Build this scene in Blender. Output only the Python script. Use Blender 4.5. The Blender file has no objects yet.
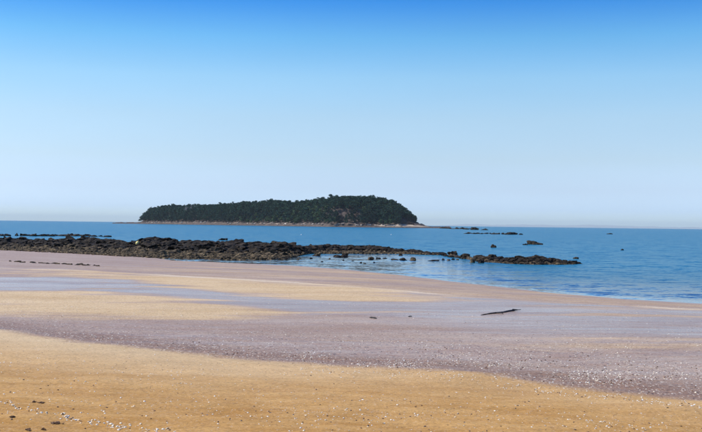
import bpy, math, random
import numpy as np
from mathutils import Matrix, Vector

random.seed(7)
rng = np.random.default_rng(11)
scene = bpy.context.scene
col = scene.collection

# ------------------------------------------------------------------ camera
EYE = Vector((0.0, 0.0, 2.6))
FPX = 1000.0                       # focal length in photo pixels (702 wide)
ROLL = 8.7 / 702.0
PITCH = 8.65 / FPX
Rv = Vector((math.cos(ROLL), 0.0, math.sin(ROLL)))
Fv = Vector((0.0, math.cos(PITCH), math.sin(PITCH)))
Rv = (Rv - Fv * Rv.dot(Fv)).normalized()
Uv = Rv.cross(Fv).normalized()
cam_data = bpy.data.cameras.new('camera')
cam_data.sensor_width = 36.0
cam_data.lens = 36.0 * FPX / 702.0
cam_data.clip_start = 0.1
cam_data.clip_end = 120000.0
cam = bpy.data.objects.new('camera', cam_data)
cam.matrix_world = Matrix((
    (Rv.x, Uv.x, -Fv.x, EYE.x),
    (Rv.y, Uv.y, -Fv.y, EYE.y),
    (Rv.z, Uv.z, -Fv.z, EYE.z),
    (0, 0, 0, 1)))
col.objects.link(cam)
scene.camera = cam

# ------------------------------------------------------------------ sky and sun
SUN_EL = math.radians(47)
SUN_AZ = math.radians(-84)         # compass from +Y: sun to the left and a little ahead
sdir = Vector((math.sin(SUN_AZ) * math.cos(SUN_EL), math.cos(SUN_AZ) * math.cos(SUN_EL), math.sin(SUN_EL)))
world = bpy.data.worlds.new('World')
scene.world = world
world.use_nodes = True
nt = world.node_tree
nt.nodes.clear()
wo = nt.nodes.new('ShaderNodeOutputWorld')
bg = nt.nodes.new('ShaderNodeBackground')
sky = nt.nodes.new('ShaderNodeTexSky')
sky.sky_type = 'NISHITA'
sky.sun_disc = False
sky.sun_elevation = SUN_EL
sky.sun_rotation = SUN_AZ
sky.altitude = 0.0
sky.air_density = 1.0
sky.dust_density = 0.6
sky.ozone_density = 2.0
# the clear air overhead turns deep blue quickly above the milky horizon
tc = nt.nodes.new('ShaderNodeTexCoord')
sp = nt.nodes.new('ShaderNodeSeparateXYZ')
rp = nt.nodes.new('ShaderNodeValToRGB')
mx = nt.nodes.new('ShaderNodeMix'); mx.data_type = 'RGBA'; mx.blend_type = 'MULTIPLY'
mx.inputs['Factor'].default_value = 1.0
nt.links.new(tc.outputs['Generated'], sp.inputs[0])
nt.links.new(sp.outputs['Z'], rp.inputs['Fac'])
SKY = [(0.0, (1.44, 1.92, 2.35)), (0.006, (1.30, 1.70, 2.30)), (0.016, (1.03, 1.37, 2.25)), (0.036, (0.95, 1.13, 1.70)), (0.066, (0.97, 1.07, 1.33)), (0.106, (1.00, 1.12, 1.26)),
       (0.145, (0.87, 1.15, 1.30)), (0.183, (0.49, 1.00, 1.30)), (0.218, (0.16, 0.68, 1.28)), (0.40, (0.11, 0.48, 1.10)), (1.0, (0.11, 0.45, 1.00))]
el = rp.color_ramp.elements
el[0].position = SKY[0][0]; el[0].color = (*SKY[0][1], 1)
el[1].position = SKY[-1][0]; el[1].color = (*SKY[-1][1], 1)
for p, c in SKY[1:-1]:
    e = el.new(p); e.color = (*c, 1)
nt.links.new(sky.outputs[0], mx.inputs['A'])
nt.links.new(rp.outputs[0], mx.inputs['B'])
# faint uneven veil of thin haze
mpv = nt.nodes.new('ShaderNodeMapping'); mpv.inputs['Scale'].default_value = (1.0, 1.0, 5.0)
nv = nt.nodes.new('ShaderNodeTexNoise'); nv.inputs['Scale'].default_value = 2.2; nv.inputs['Detail'].default_value = 5.0
vr = nt.nodes.new('ShaderNodeMapRange'); vr.inputs['From Min'].default_value = 0.3; vr.inputs['From Max'].default_value = 0.75
vr.inputs['To Min'].default_value = 0.965; vr.inputs['To Max'].default_value = 1.035
mv = nt.nodes.new('ShaderNodeVectorMath'); mv.operation = 'SCALE'
nt.links.new(tc.outputs['Generated'], mpv.inputs['Vector']); nt.links.new(mpv.outputs[0], nv.inputs['Vector'])
nt.links.new(nv.outputs['Fac'], vr.inputs['Value']); nt.links.new(vr.outputs[0], mv.inputs['Scale'])
nt.links.new(mx.outputs['Result'], mv.inputs[0])
nt.links.new(mv.outputs[0], bg.inputs['Color'])
bg.inputs['Strength'].default_value = 0.10
nt.links.new(bg.outputs[0], wo.inputs['Surface'])

sl = bpy.data.lights.new('sun', 'SUN')
sl.energy = 4.0
sl.angle = math.radians(0.53)
sl.color = (1.0, 0.955, 0.88)
so = bpy.data.objects.new('sun', sl)
so.rotation_euler = sdir.to_track_quat('Z', 'Y').to_euler()
so.location = (-40, -20, 60)
col.objects.link(so)
vs = scene.view_settings
vs.view_transform = 'Standard'; vs.look = 'None'; vs.exposure = 0.35; vs.gamma = 1.0
vs.use_curve_mapping = False

# ------------------------------------------------------------------ helpers
def at(px, py, z=0.0):
    """world point at height z seen at photo pixel"""
    d = Fv + Rv * ((px - 351) / FPX) - Uv * ((py - 216) / FPX)
    return EYE + d * ((z - EYE.z) / d.z)

def at_depth(px, py, Y):
    d = Fv + Rv * ((px - 351) / FPX) - Uv * ((py - 216) / FPX)
    return EYE + d * (Y / d.y)

def tag(o, label=None, cat=None, group=None, kind=None):
    if label: o['label'] = label
    if cat: o['category'] = cat
    if group: o['group'] = group
    if kind: o['kind'] = kind
    return o

def mesh_np(name, v, f, smooth=True):
    v = np.asarray(v, dtype=np.float32); f = np.asarray(f, dtype=np.int32)
    n = f.shape[1]
    me = bpy.data.meshes.new(name)
    me.vertices.add(len(v)); me.vertices.foreach_set('co', v.ravel())
    me.loops.add(f.size); me.loops.foreach_set('vertex_index', f.ravel())
    me.polygons.add(len(f))
    me.polygons.foreach_set('loop_start', np.arange(len(f), dtype=np.int32) * n)
    me.polygons.foreach_set('loop_total', np.full(len(f), n, dtype=np.int32))
    me.polygons.foreach_set('use_smooth', np.full(len(f), smooth, dtype=bool))
    me.update(calc_edges=True)
    return me

def attr(me, name, a):
    at_ = me.attributes.new(name, 'FLOAT', 'POINT')
    at_.data.foreach_set('value', np.asarray(a, dtype=np.float32).ravel())

def link(name, me, mat=None, parent=None):
    o = bpy.data.objects.new(name, me)
    if mat and not me.materials: me.materials.append(mat)
    col.objects.link(o)
    if parent: o.parent = parent
    return o

def hsh(i, j, k, s):
    n = (i.astype(np.int64) * 374761393 + j.astype(np.int64) * 668265263 + k.astype(np.int64) * 2147483647 + s * 974634541) & 0xffffffff
    n = ((n ^ (n >> 13)) * 1274126177) & 0xffffffff
    n = n ^ (n >> 16)
    return (n & 0xffff) / 65535.0

def noise3(x, y, z, s=0):
    x = np.asarray(x, float); y = np.asarray(y, float); z = np.asarray(z, float) + 0 * x
    xi = np.floor(x); yi = np.floor(y); zi = np.floor(z)
    fx = x - xi; fy = y - yi; fz = z - zi
    fx = fx * fx * (3 - 2 * fx); fy = fy * fy * (3 - 2 * fy); fz = fz * fz * (3 - 2 * fz)
    r = 0
    for a in (0, 1):
        for b in (0, 1):
            for c in (0, 1):
                w = (fx if a else 1 - fx) * (fy if b else 1 - fy) * (fz if c else 1 - fz)
                r = r + w * hsh(xi + a, yi + b, zi + c, s)
    return r * 2 - 1

def fbm(x, y, z=0.0, o=4, s=0):
    r = 0; a = 0.5
    for k in range(o):
        r = r + a * noise3(x, y, z, s + k * 17)
        x = x * 2.03 + 3.1; y = y * 2.03 - 1.7; z = np.asarray(z) * 2.03 + 0.9; a *= 0.5
    return r

def sstep(a, b, x):
    t = np.clip((x - a) / (b - a), 0, 1)
    return t * t * (3 - 2 * t)

class Line:
    """a boundary on the beach: Y as a function of X, from photo points at height z"""
    def __init__(self, pts, z, smax=0.45):
        P = sorted([(at(x, y, z).x, at(x, y, z).y) for x, y in pts])
        self.x = np.array([p[0] for p in P]); self.y = np.array([p[1] for p in P])
        self.s0 = np.clip((self.y[1] - self.y[0]) / (self.x[1] - self.x[0]), -smax, smax)
        self.s1 = np.clip((self.y[-1] - self.y[-2]) / (self.x[-1] - self.x[-2]), -smax, smax)
    def __call__(self, X):
        X = np.asarray(X, float)
        r = np.interp(X, self.x, self.y)
        r = r + np.where(X < self.x[0], (X - self.x[0]) * self.s0, 0) + np.where(X > self.x[-1], (X - self.x[-1]) * self.s1, 0)
        return r

# ------------------------------------------------------------------ materials
def mat(name):
    m = bpy.data.materials.new(name); m.use_nodes = True
    n = m.node_tree; b = n.nodes['Principled BSDF']
    return m, n, b

def N(n, t, **kw):
    x = n.nodes.new(t)
    for k, v in kw.items(): setattr(x, k, v)
    return x

def ramp(n, src, stops):
    r = N(n, 'ShaderNodeValToRGB')
    e = r.color_ramp.elements
    def c4(c): return (c, c, c, 1) if isinstance(c, (int, float)) else (*c, 1)
    e[0].position = stops[0][0]; e[0].color = c4(stops[0][1])
    e[1].position = stops[-1][0]; e[1].color = c4(stops[-1][1])
    for p, c in stops[1:-1]:
        q = e.new(p); q.color = c4(c)
    n.links.new(src, r.inputs['Fac'])
    return r.outputs['Color']

def tex(n, vec, scale, detail=4, rough=0.55, sc=(1, 1, 1), typ='noise'):
    mp = N(n, 'ShaderNodeMapping'); mp.inputs['Scale'].default_value = sc
    n.links.new(vec, mp.inputs['Vector'])
    if typ == 'noise':
        t = N(n, 'ShaderNodeTexNoise'); t.inputs['Detail'].default_value = detail; t.inputs['Roughness'].default_value = rough
    else:
        t = N(n, 'ShaderNodeTexVoronoi')
    t.inputs['Scale'].default_value = scale
    n.links.new(mp.outputs[0], t.inputs['Vector'])
    return t

def mixc(n, f, a, b, mode='MIX'):
    m = N(n, 'ShaderNodeMix', data_type='RGBA', blend_type=mode)
    for s, v in (('Factor', f), ('A', a), ('B', b)):
        i = [q for q in m.inputs if q.name == s and (q.type == 'RGBA' or (s == 'Factor' and q.type == 'VALUE'))][0]
        if isinstance(v, (int, float)): i.default_value = v if s == 'Factor' else (v, v, v, 1)
        elif isinstance(v, tuple): i.default_value = (*v, 1)
        else: n.links.new(v, i)
    return [q for q in m.outputs if q.type == 'RGBA'][0]

def math_(n, op, a, b=None, c=None, clamp=False):
    m = N(n, 'ShaderNodeMath', operation=op); m.use_clamp = clamp
    for i, v in enumerate((a, b, c)):
        if v is None: continue
        if isinstance(v, (int, float)): m.inputs[i].default_value = v
        else: n.links.new(v, m.inputs[i])
    return m.outputs[0]

def attrn(n, name):
    a = N(n, 'ShaderNodeAttribute'); a.attribute_name = name
    return a.outputs['Fac']

def bump(n, b, h, strength, dist):
    k = N(n, 'ShaderNodeBump'); k.inputs['Strength'].default_value = strength; k.inputs['Distance'].default_value = dist
    n.links.new(h, k.inputs['Height']); n.links.new(k.outputs[0], b.inputs['Normal'])
    return k

# sand: dry gold, packed damp mauve-brown, and a standing film
def sand_material():
    m, n, b = mat('sand')
    P = N(n, 'ShaderNodeNewGeometry').outputs['Position']
    wet = attrn(n, 'wet'); film = attrn(n, 'film'); pale = attrn(n, 'pale')
    big = tex(n, P, 0.5, 5, 0.6, (0.5, 1.6, 1))
    fine = tex(n, P, 26, 6, 0.7)
    grain = tex(n, P, 210, 3, 0.7)
    blot = tex(n, P, 2.6, 5, 0.65, (0.55, 1.5, 1))
    strk0 = tex(n, P, 1.6, 5, 0.6, (0.16, 1.0, 1))
    gold = mixc(n, ramp(n, math_(n, 'MULTIPLY', math_(n, 'ADD', blot.outputs['Fac'], strk0.outputs['Fac']), 0.5), [(0.36, 0.0), (0.62, 1.0)]), (0.42, 0.212, 0.056), (0.58, 0.340, 0.125))
    tan = mixc(n, ramp(n, big.outputs['Fac'], [(0.35, 0.0), (0.65, 1.0)]), (0.57, 0.405, 0.225), (0.66, 0.495, 0.300))
    dry = mixc(n, pale, gold, tan)
    gr = ramp(n, grain.outputs['Fac'], [(0.30, 0.62), (0.5, 1.0), (0.72, 1.30)])
    fi = ramp(n, fine.outputs['Fac'], [(0.28, 0.70), (0.5, 1.0), (0.75, 1.22)])
    # edge of the damp sand breaks up
    strk = tex(n, P, 1.1, 5, 0.65, (0.10, 1.0, 1))
    wn = math_(n, 'ADD', wet, math_(n, 'MULTIPLY', math_(n, 'SUBTRACT', blot.outputs['Fac'], 0.5), 0.7))
    wn = math_(n, 'ADD', wn, math_(n, 'MULTIPLY', math_(n, 'SUBTRACT', strk.outputs['Fac'], 0.5), 1.0))
    wn = math_(n, 'ADD', wn, math_(n, 'MULTIPLY', math_(n, 'SUBTRACT', fine.outputs['Fac'], 0.5), 0.5))
    w = ramp(n, wn, [(0.18, 0.0), (0.78, 1.0)])
    wetc = mixc(n, ramp(n, big.outputs['Fac'], [(0.35, 0.0), (0.68, 1.0)]), (0.370, 0.245, 0.160), (0.510, 0.375, 0.265))
    rust = ramp(n, math_(n, 'MULTIPLY', math_(n, 'ADD', blot.outputs['Fac'], strk.outputs['Fac']), 0.5), [(0.48, 0.0), (0.60, 0.8)])
    rust = math_(n, 'MULTIPLY', rust, math_(n, 'SUBTRACT', 1.0, film, clamp=True))
    wetc = mixc(n, rust, wetc, (0.36, 0.215, 0.135))
    wetc = mixc(n, math_(n, 'MULTIPLY', attrn(n, 'edge'), 0.85), wetc, (0.250, 0.150, 0.100))
    dry = mixc(n, attrn(n, 'crest'), dry, (0.66, 0.55, 0.42))
    c = mixc(n, w, dry, wetc)
    # coarse grit: crushed shell and dark grains
    grit = attrn(n, 'grit')
    g1 = tex(n, P, 30, 2, 0.5, (1.0, 0.55, 1)); g2 = tex(n, P, 24, 2, 0.5, (1.0, 0.6, 0.37)); g3 = tex(n, P, 9, 3, 0.6, (0.7, 1.0, 1))
    k1 = math_(n, 'MULTIPLY', ramp(n, g1.outputs['Fac'], [(0.60, 0.0), (0.68, 1.0)]), grit)
    k2 = math_(n, 'MULTIPLY', ramp(n, g2.outputs['Fac'], [(0.58, 0.0), (0.68, 1.0)]), grit)
    k3 = math_(n, 'MULTIPLY', ramp(n, g3.outputs['Fac'], [(0.50, 0.0), (0.70, 0.8)]), grit)
    c = mixc(n, k3, c, (0.38, 0.215, 0.120))
    c = mixc(n, k2, c, (0.13, 0.080, 0.055))
    c = mixc(n, k1, c, (0.64, 0.54, 0.43))
    c = mixc(n, 1.0, c, gr, 'MULTIPLY'); c = mixc(n, 1.0, c, fi, 'MULTIPLY')
    n.links.new(c, b.inputs['Base Color'])
    ff = math_(n, 'ADD', film, math_(n, 'MULTIPLY', math_(n, 'SUBTRACT', math_(n, 'MULTIPLY', math_(n, 'ADD', big.outputs['Fac'], strk.outputs['Fac']), 0.5), 0.5), 2.4), clamp=True)
    ff = math_(n, 'MULTIPLY', ff, w)
    r = math_(n, 'SUBTRACT', 0.95, math_(n, 'MULTIPLY', w, 0.45))
    r = math_(n, 'SUBTRACT', r, math_(n, 'MULTIPLY', ff, 0.31))
    n.links.new(r, b.inputs['Roughness'])
    sp_ = math_(n, 'ADD', 0.10, math_(n, 'MULTIPLY', math_(n, 'MULTIPLY', w, 0.34), math_(n, 'SUBTRACT', 1.0, math_(n, 'MULTIPLY', attrn(n, 'edge'), 0.9))))
    n.links.new(sp_, b.inputs['Specular IOR Level'])
    rip = tex(n, P, 7, 4, 0.6, (0.35, 1.3, 1)); swl = tex(n, P, 1.5, 4, 0.6, (0.30, 1.5, 1))
    h = math_(n, 'ADD', math_(n, 'MULTIPLY', rip.outputs['Fac'], 0.030), math_(n, 'MULTIPLY', fine.outputs['Fac'], 0.016))
    h = math_(n, 'MULTIPLY', h, math_(n, 'SUBTRACT', 1.0, math_(n, 'MULTIPLY', ff, 0.72)))
    h = math_(n, 'ADD', h, math_(n, 'MULTIPLY', swl.outputs['Fac'], 0.13))
    bump(n, b, h, 0.8, 1.0)
    return m

def sea_material():
    m, n, b = mat('sea_water')
    P = N(n, 'ShaderNodeNewGeometry').outputs['Position']
    calm = attrn(n, 'calm'); sh = attrn(n, 'shallow')
    lane = tex(n, P, 0.012, 5, 0.6, (0.16, 1.0, 1))
    deep = mixc(n, ramp(n, lane.outputs['Fac'], [(0.36, 0.0), (0.64, 1.0)]), (0.004, 0.155, 0.265), (0.008, 0.175, 0.290))
    c = mixc(n, sh, deep, (0.095, 0.135, 0.150))
    # slopes of wavelets too small to mesh: random tilt of the surface
    t1 = tex(n, P, 0.9, 3, 0.6, (0.6, 1.3, 1)); t2 = tex(n, P, 5.0, 3, 0.6, (0.7, 1.2, 1))
    add = N(n, 'ShaderNodeVectorMath', operation='ADD')
    n.links.new(t1.outputs['Color'], add.inputs[0]); n.links.new(t2.outputs['Color'], add.inputs[1])
    sub = N(n, 'ShaderNodeVectorMath', operation='SUBTRACT'); sub.inputs[1].default_value = (1.0, 1.0, 1.0)
    n.links.new(add.outputs[0], sub.inputs[0])
    amp = math_(n, 'MULTIPLY', math_(n, 'ADD', 0.95, math_(n, 'MULTIPLY', lane.outputs['Fac'], 1.1)), math_(n, 'SUBTRACT', 1.0, math_(n, 'MULTIPLY', calm, 0.76)))
    sc = N(n, 'ShaderNodeVectorMath', operation='SCALE')
    n.links.new(sub.outputs[0], sc.inputs[0]); n.links.new(amp, sc.inputs['Scale'])
    fl = N(n, 'ShaderNodeVectorMath', operation='MULTIPLY'); fl.inputs[1].default_value = (0.8, 1.0, 0.0)
    n.links.new(sc.outputs[0], fl.inputs[0])
    nn = N(n, 'ShaderNodeVectorMath', operation='ADD')
    n.links.new(fl.outputs[0], nn.inputs[0]); n.links.new(N(n, 'ShaderNodeNewGeometry').outputs['Normal'], nn.inputs[1])
    no = N(n, 'ShaderNodeVectorMath', operation='NORMALIZE'); n.links.new(nn.outputs[0], no.inputs[0])
    r = math_(n, 'SUBTRACT', 0.16, math_(n, 'MULTIPLY', calm, 0.08))
    # part of every wavelet hides behind the next one, so open water mirrors less than a still film
    gl = N(n, 'ShaderNodeBsdfGlossy'); df = N(n, 'ShaderNodeBsdfDiffuse'); fr = N(n, 'ShaderNodeFresnel'); ms = N(n, 'ShaderNodeMixShader')
    fr.inputs['IOR'].default_value = 1.333
    n.links.new(no.outputs[0], fr.inputs['Normal']); n.links.new(no.outputs[0], gl.inputs['Normal'])
    n.links.new(r, gl.inputs['Roughness']); n.links.new(c, df.inputs['Color'])
    k = math_(n, 'ADD', 0.42, math_(n, 'MULTIPLY', calm, 0.75), clamp=True)
    n.links.new(math_(n, 'MULTIPLY', fr.outputs[0], k), ms.inputs[0])
    n.links.new(df.outputs[0], ms.inputs[1]); n.links.new(gl.outputs[0], ms.inputs[2])
    n.nodes.remove(b)
    n.links.new(ms.outputs[0], [q for q in n.nodes if q.type == 'OUTPUT_MATERIAL'][0].inputs['Surface'])
    return m

def rock_material(name, dark, mid, light, rough=0.85, wscale=1.0):
    m, n, b = mat(name)
    P = N(n, 'ShaderNodeNewGeometry').outputs['Position']
    oi = N(n, 'ShaderNodeObjectInfo')
    t = tex(n, P, 2.2 * wscale, 6, 0.65); t2 = tex(n, P, 9 * wscale, 5, 0.7)
    c = ramp(n, t.outputs['Fac'], [(0.36, dark), (0.50, mid), (0.68, light)])
    g = ramp(n, t2.outputs['Fac'], [(0.3, 0.55), (0.5, 1.0), (0.72, 1.5)])
    c = mixc(n, 1.0, c, g, 'MULTIPLY')
    v = math_(n, 'ADD', 0.7, math_(n, 'MULTIPLY', oi.outputs['Random'], 0.6))
    c = mixc(n, 1.0, c, v, 'MULTIPLY')
    n.links.new(c, b.inputs['Base Color'])
    b.inputs['Roughness'].default_value = rough
    b.inputs['Specular IOR Level'].default_value = 0.3
    bump(n, b, t2.outputs['Fac'], 0.7, 0.10 / wscale)
    return m

def plain_material(name, c, rough=0.6, var=0.25, scale=20):
    m, n, b = mat(name)
    oc = N(n, 'ShaderNodeTexCoord').outputs['Object']
    t = tex(n, oc, scale, 5, 0.6)
    lo = tuple(q * (1 - var) for q in c); hi = tuple(min(1, q * (1 + var)) for q in c)
    n.links.new(ramp(n, t.outputs['Fac'], [(0.3, lo), (0.7, hi)]), b.inputs['Base Color'])
    b.inputs['Roughness'].default_value = rough
    return m

def shell_material():
    m, n, b = mat('shell')
    oi = N(n, 'ShaderNodeObjectInfo'); a = attrn(n, 'tone')
    v = math_(n, 'FRACT', math_(n, 'ADD', oi.outputs['Random'], a))
    c = ramp(n, v, [(0.0, (0.82, 0.76, 0.64)), (0.35, (0.80, 0.69, 0.50)), (0.6, (0.80, 0.78, 0.74)), (0.85, (0.66, 0.49, 0.30)), (1.0, (0.82, 0.77, 0.67))])
    n.links.new(c, b.inputs['Base Color']); b.inputs['Roughness'].default_value = 0.45
    return m

def pebble_material():
    m, n, b = mat('pebble')
    oi = N(n, 'ShaderNodeObjectInfo'); a = attrn(n, 'tone')
    v = math_(n, 'FRACT', math_(n, 'ADD', oi.outputs['Random'], a))
    c = ramp(n, v, [(0.0, (0.07, 0.05, 0.04)), (0.3, (0.20, 0.10, 0.055)), (0.5, (0.05, 0.038, 0.03)), (0.75, (0.28, 0.15, 0.075)), (1.0, (0.12, 0.08, 0.055))])
    n.links.new(c, b.inputs['Base Color']); b.inputs['Roughness'].default_value = 0.6
    return m

def leaf_material(name, lo, hi):
    m, n, b = mat(name)
    oi = N(n, 'ShaderNodeObjectInfo')
    P = N(n, 'ShaderNodeNewGeometry').outputs['Position']
    t = tex(n, P, 0.10, 3, 0.6); t2 = tex(n, P, 0.9, 3, 0.6)
    f = math_(n, 'ADD', math_(n, 'MULTIPLY', t.outputs['Fac'], 0.6), math_(n, 'MULTIPLY', oi.outputs['Random'], 0.4))
    c = mixc(n, ramp(n, f, [(0.35, 0.0), (0.68, 1.0)]), lo, hi)
    c = mixc(n, 1.0, c, ramp(n, t2.outputs['Fac'], [(0.3, 0.6), (0.7, 1.4)]), 'MULTIPLY')
    n.links.new(c, b.inputs['Base Color'])
    b.inputs['Roughness'].default_value = 0.75; b.inputs['Specular IOR Level'].default_value = 0.2
    return m

M_SAND = sand_material(); M_SEA = sea_material()
M_REEF = rock_material('reef_rock', (0.005, 0.0045, 0.004), (0.018, 0.012, 0.007), (0.066, 0.043, 0.020))
M_REEFBED = rock_material('reef_rubble', (0.012, 0.009, 0.006), (0.072, 0.050, 0.025), (0.200, 0.142, 0.072))
M_PALE = rock_material('island_rock', (0.20, 0.15, 0.12), (0.42, 0.35, 0.28), (0.62, 0.56, 0.48), wscale=0.25)
M_PINE = leaf_material('pine_needles', (0.007, 0.025, 0.019), (0.022, 0.066, 0.038))
M_LIGHTLEAF = leaf_material('pale_leaves', (0.045, 0.085, 0.036), (0.080, 0.125, 0.050))
M_SCRUB = leaf_material('scrub_twigs', (0.055, 0.040, 0.036), (0.105, 0.075, 0.055))
M_BARK = plain_material('bark', (0.075, 0.055, 0.045), 0.9, 0.35, 2)
M_BAREBARK = plain_material('bare_bark', (0.36, 0.33, 0.32), 0.9, 0.2, 2)
M_SHELL = shell_material(); M_PEBBLE = pebble_material()
M_WOOD = plain_material('wet_driftwood', (0.030, 0.024, 0.022), 0.7, 0.5, 12)
M_WEED = plain_material('seaweed', (0.16, 0.080, 0.034), 0.6, 0.5, 30)
M_YELLOW = plain_material('yellow_plastic', (0.82, 0.70, 0.24), 0.4, 0.12, 6)
M_WHITE = plain_material('white_plastic', (0.80, 0.80, 0.78), 0.4, 0.08, 6)
M_ROPE = plain_material('rope', (0.30, 0.26, 0.18), 0.9, 0.2, 40)

# ------------------------------------------------------------------ beach
Z1, Z2, Z3, Z4, Z5 = 0.76, 0.69, 0.65, 0.60, 0.57
L1 = Line([(-60, 323), (0, 330), (100, 342), (170, 350), (234, 357), (351, 366), (468, 374), (585, 389), (702, 402), (760, 409)], Z1)
L2 = Line([(0, 317), (100, 319.5), (200, 322), (260, 320), (310, 316), (400, 312), (560, 312), (702, 316)], Z2)
L3 = Line([(0, 290), (70, 291), (140, 295), (200, 301), (260, 309), (310, 315), (400, 311), (560, 311), (702, 315)], Z3)
L4 = Line([(0, 277), (60, 276), (130, 280), (200, 288), (240, 294), (300, 299), (360, 303), (420, 304), (500, 303), (560, 305), (702, 310.5)], Z4)
L5 = Line([(0, 268), (60, 269.5), (130, 273), (200, 277), (300, 283), (351, 287), (400, 291), (468, 297), (560, 303), (702, 309)], Z5)
LS = Line([(-60, 247), (0, 247.5), (60, 250), (110, 253), (150, 257), (172, 260.3), (230, 262.8), (300, 266), (351, 270), (400, 275), (450, 281.5), (500, 287), (560, 293.5), (620, 299), (702, 304)], 0.0)

def bands(X, Y):
    """boundary distances with a natural wobble, kept in order"""
    wob = 0.35 * fbm(X * 0.25, Y * 0.25, 0, 3, 5) + 0.12 * fbm(X * 1.1, Y * 1.1, 0, 3, 9)
    b = [L1(X) + wob]
    for L in (L2, L3, L4, L5, LS):
        b.append(np.maximum(L(X) + wob * 1.2, b[-1] + 0.02))
    return b

def sand_z(X, Y):
    X = np.asarray(X, float); Y = np.asarray(Y, float)
    b = bands(X, Y)
    zs = [Z1, Z2, Z3, Z4, Z5, 0.0]
    z = Z1 + 0.026 * np.clip(b[0] - Y, 0, 12) + 0.012 * np.clip(b[0] - Y - 12, 0, 60)
    for k in range(5):
        z = z + np.clip((Y - b[k]) / (b[k + 1] - b[k]), 0, 1) * (zs[k + 1] - zs[k])
    d = np.clip(Y - b[5], 0, 1e9)
    z = z - 0.018 * np.clip(d, 0, 30) - 0.05 * np.clip(d - 30, 0, 60)
    z = z + 0.03 * fbm(X * 0.35, Y * 0.35, 0, 3, 21) * sstep(-3, 3, b[4] - Y) + 0.012 * fbm(X * 0.5, Y * 0.5, 0, 2, 23)
    z = z + (0.022 * fbm(X * 1.6, Y * 2.6, 0, 4, 25) + 0.045 * fbm(X * 0.55, Y * 0.9, 0, 3, 27)) * sstep(20, 11, Y)
    return z

def pool_(Y, b):
    return sstep(-0.8, 0.8, Y - b[2]) * (1 - sstep(-0.8, 0.8, Y - b[3]))

def sand_masks(X, Y):
    b = bands(X, Y)
    e = lambda k, w: sstep(-w, w, Y - b[k])
    wet = e(0, 0.5)
    wid = b[2] - b[1]
    Yr = Y
    Y = Y + 2.6 * fbm(X * 0.16, Y * 0.75, 0, 4, 51) * sstep(14, 24, Y) + 0.8 * fbm(X * 0.7, Y * 1.6, 0, 3, 53)
    e = lambda k, w: sstep(-w, w, Y - b[k])
    bar1 = e(1, 1.8) * (1 - e(2, 1.8)) * sstep(0.2, 1.2, wid)
    edge_r = sstep(6.5, -1.5, X)                      # the outer bar dies out to the right
    wid2 = b[4] - b[3]
    patch = sstep(-0.30, 0.15, fbm(X * 0.14, Y * 0.22, 0, 4, 41) + 0.25 * sstep(-9, -5, X) - 0.06)
    bar2 = e(3, 2.2) * (1 - e(4, 0.8)) * sstep(0.2, 1.0, wid2) * np.maximum(edge_r * patch, 0)
    bar1 = bar1 * (0.72 + 0.55 * sstep(-0.35, 0.3, fbm(X * 0.10, Y * 0.55, 0, 3, 57)) - 0.35 * sstep(-5, 0, X))
    poolj = np.maximum(e(2, 1.6) * (1 - e(3, 1.8)), 0)
    Y = Yr
    e = lambda k, w: sstep(-w, w, Y - b[k])
    rim = np.exp(-((Y - b[4]) / 0.45) ** 2) * 0.75       # thin pale drying line on the crest
    rim = rim * (0.35 + 0.9 * sstep(-0.3, 0.35, fbm(X * 0.35, Y * 0.35, 0, 3, 45)))
    wet = np.clip(wet - 0.80 * bar1 - 0.72 * bar2 * (0.55 + 0.45 * sstep(-17, -11, X)) - rim, 0, 1)
    film = e(0, 2.0) * (0.15 + 0.20 * sstep(2, 8, X))
    pool = poolj
    film = np.maximum(film, pool * 1.0)
    mid = sstep(3.5, 9.0, Y - b[0]) * (1 - e(4, 0.5)) * sstep(-2, 3, X)
    film = np.maximum(film, mid * 0.85)
    fore = e(4, 0.8)
    film = film * (1 - fore) + fore * 0.55 * sstep(1.6, 0.0, b[5] - Y) * sstep(-14, -4, X)
    wet = wet * (1 - fore) + fore * (0.66 - rim * 0.7 + 0.4 * sstep(3.0, 0.2, b[5] - Y) + 0.3 * sstep(-6, -16, X))
    edge = np.exp(-((Y - b[0] - 0.55) / 0.75) ** 2)
    film = film * (1 - edge)
    grit = 0.22 + 0.25 * e(0, 0.4) + 0.75 * e(0, 0.4) * np.exp(-np.clip(Y - b[0], 0, 99) / 2.6) + 0.35 * fore
    grit = grit * (1 - 0.9 * np.clip(pool_(Y, b), 0, 1))
    crest = np.exp(-((Y - b[4]) / 0.6) ** 2) * (0.3 + 0.7 * sstep(-0.3, 0.3, fbm(X * 0.4, Y * 0.4, 0, 3, 46)))
    wet = wet + fore * 0.35 * fbm(X * 0.12, Y * 0.5, 0, 4, 47)
    pale = sstep(1.5, 6, Y - b[0]) + 0.75 * sstep(-6, 0.5, Y - b[0]) * sstep(2.5, -4.5, X) + 0.30 * sstep(-3, 0, Y - b[0])
    flat = sstep(1.5, 4.5, Y - b[0]) * (1 - fore)
    wet = wet - flat * (0.10 + 1.05 * fbm(X * 0.16, Y * 0.60, 0, 4, 48)) * (1 - 0.6 * poolj)
    return np.clip(wet, 0, 1), np.clip(film, 0, 1), np.clip(pale, 0, 1), edge, np.clip(grit, 0, 1), crest

def polar(rads, azs):
    A, R = np.meshgrid(azs, rads)
    X = np.sin(A) * R; Y = np.cos(A) * R
    nr, na = A.shape
    i = np.arange(nr - 1)[:, None] * na + np.arange(na - 1)[None, :]
    f = np.stack([i, i + 1, i + 1 + na, i + na], -1).reshape(-1, 4)[:, ::-1]
    return X.ravel(), Y.ravel(), f

def cum(start, end, step, grow):
    r = [start]
    while r[-1] < end:
        r.append(r[-1] + max(step, grow * r[-1]))
    return np.array(r)

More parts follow.
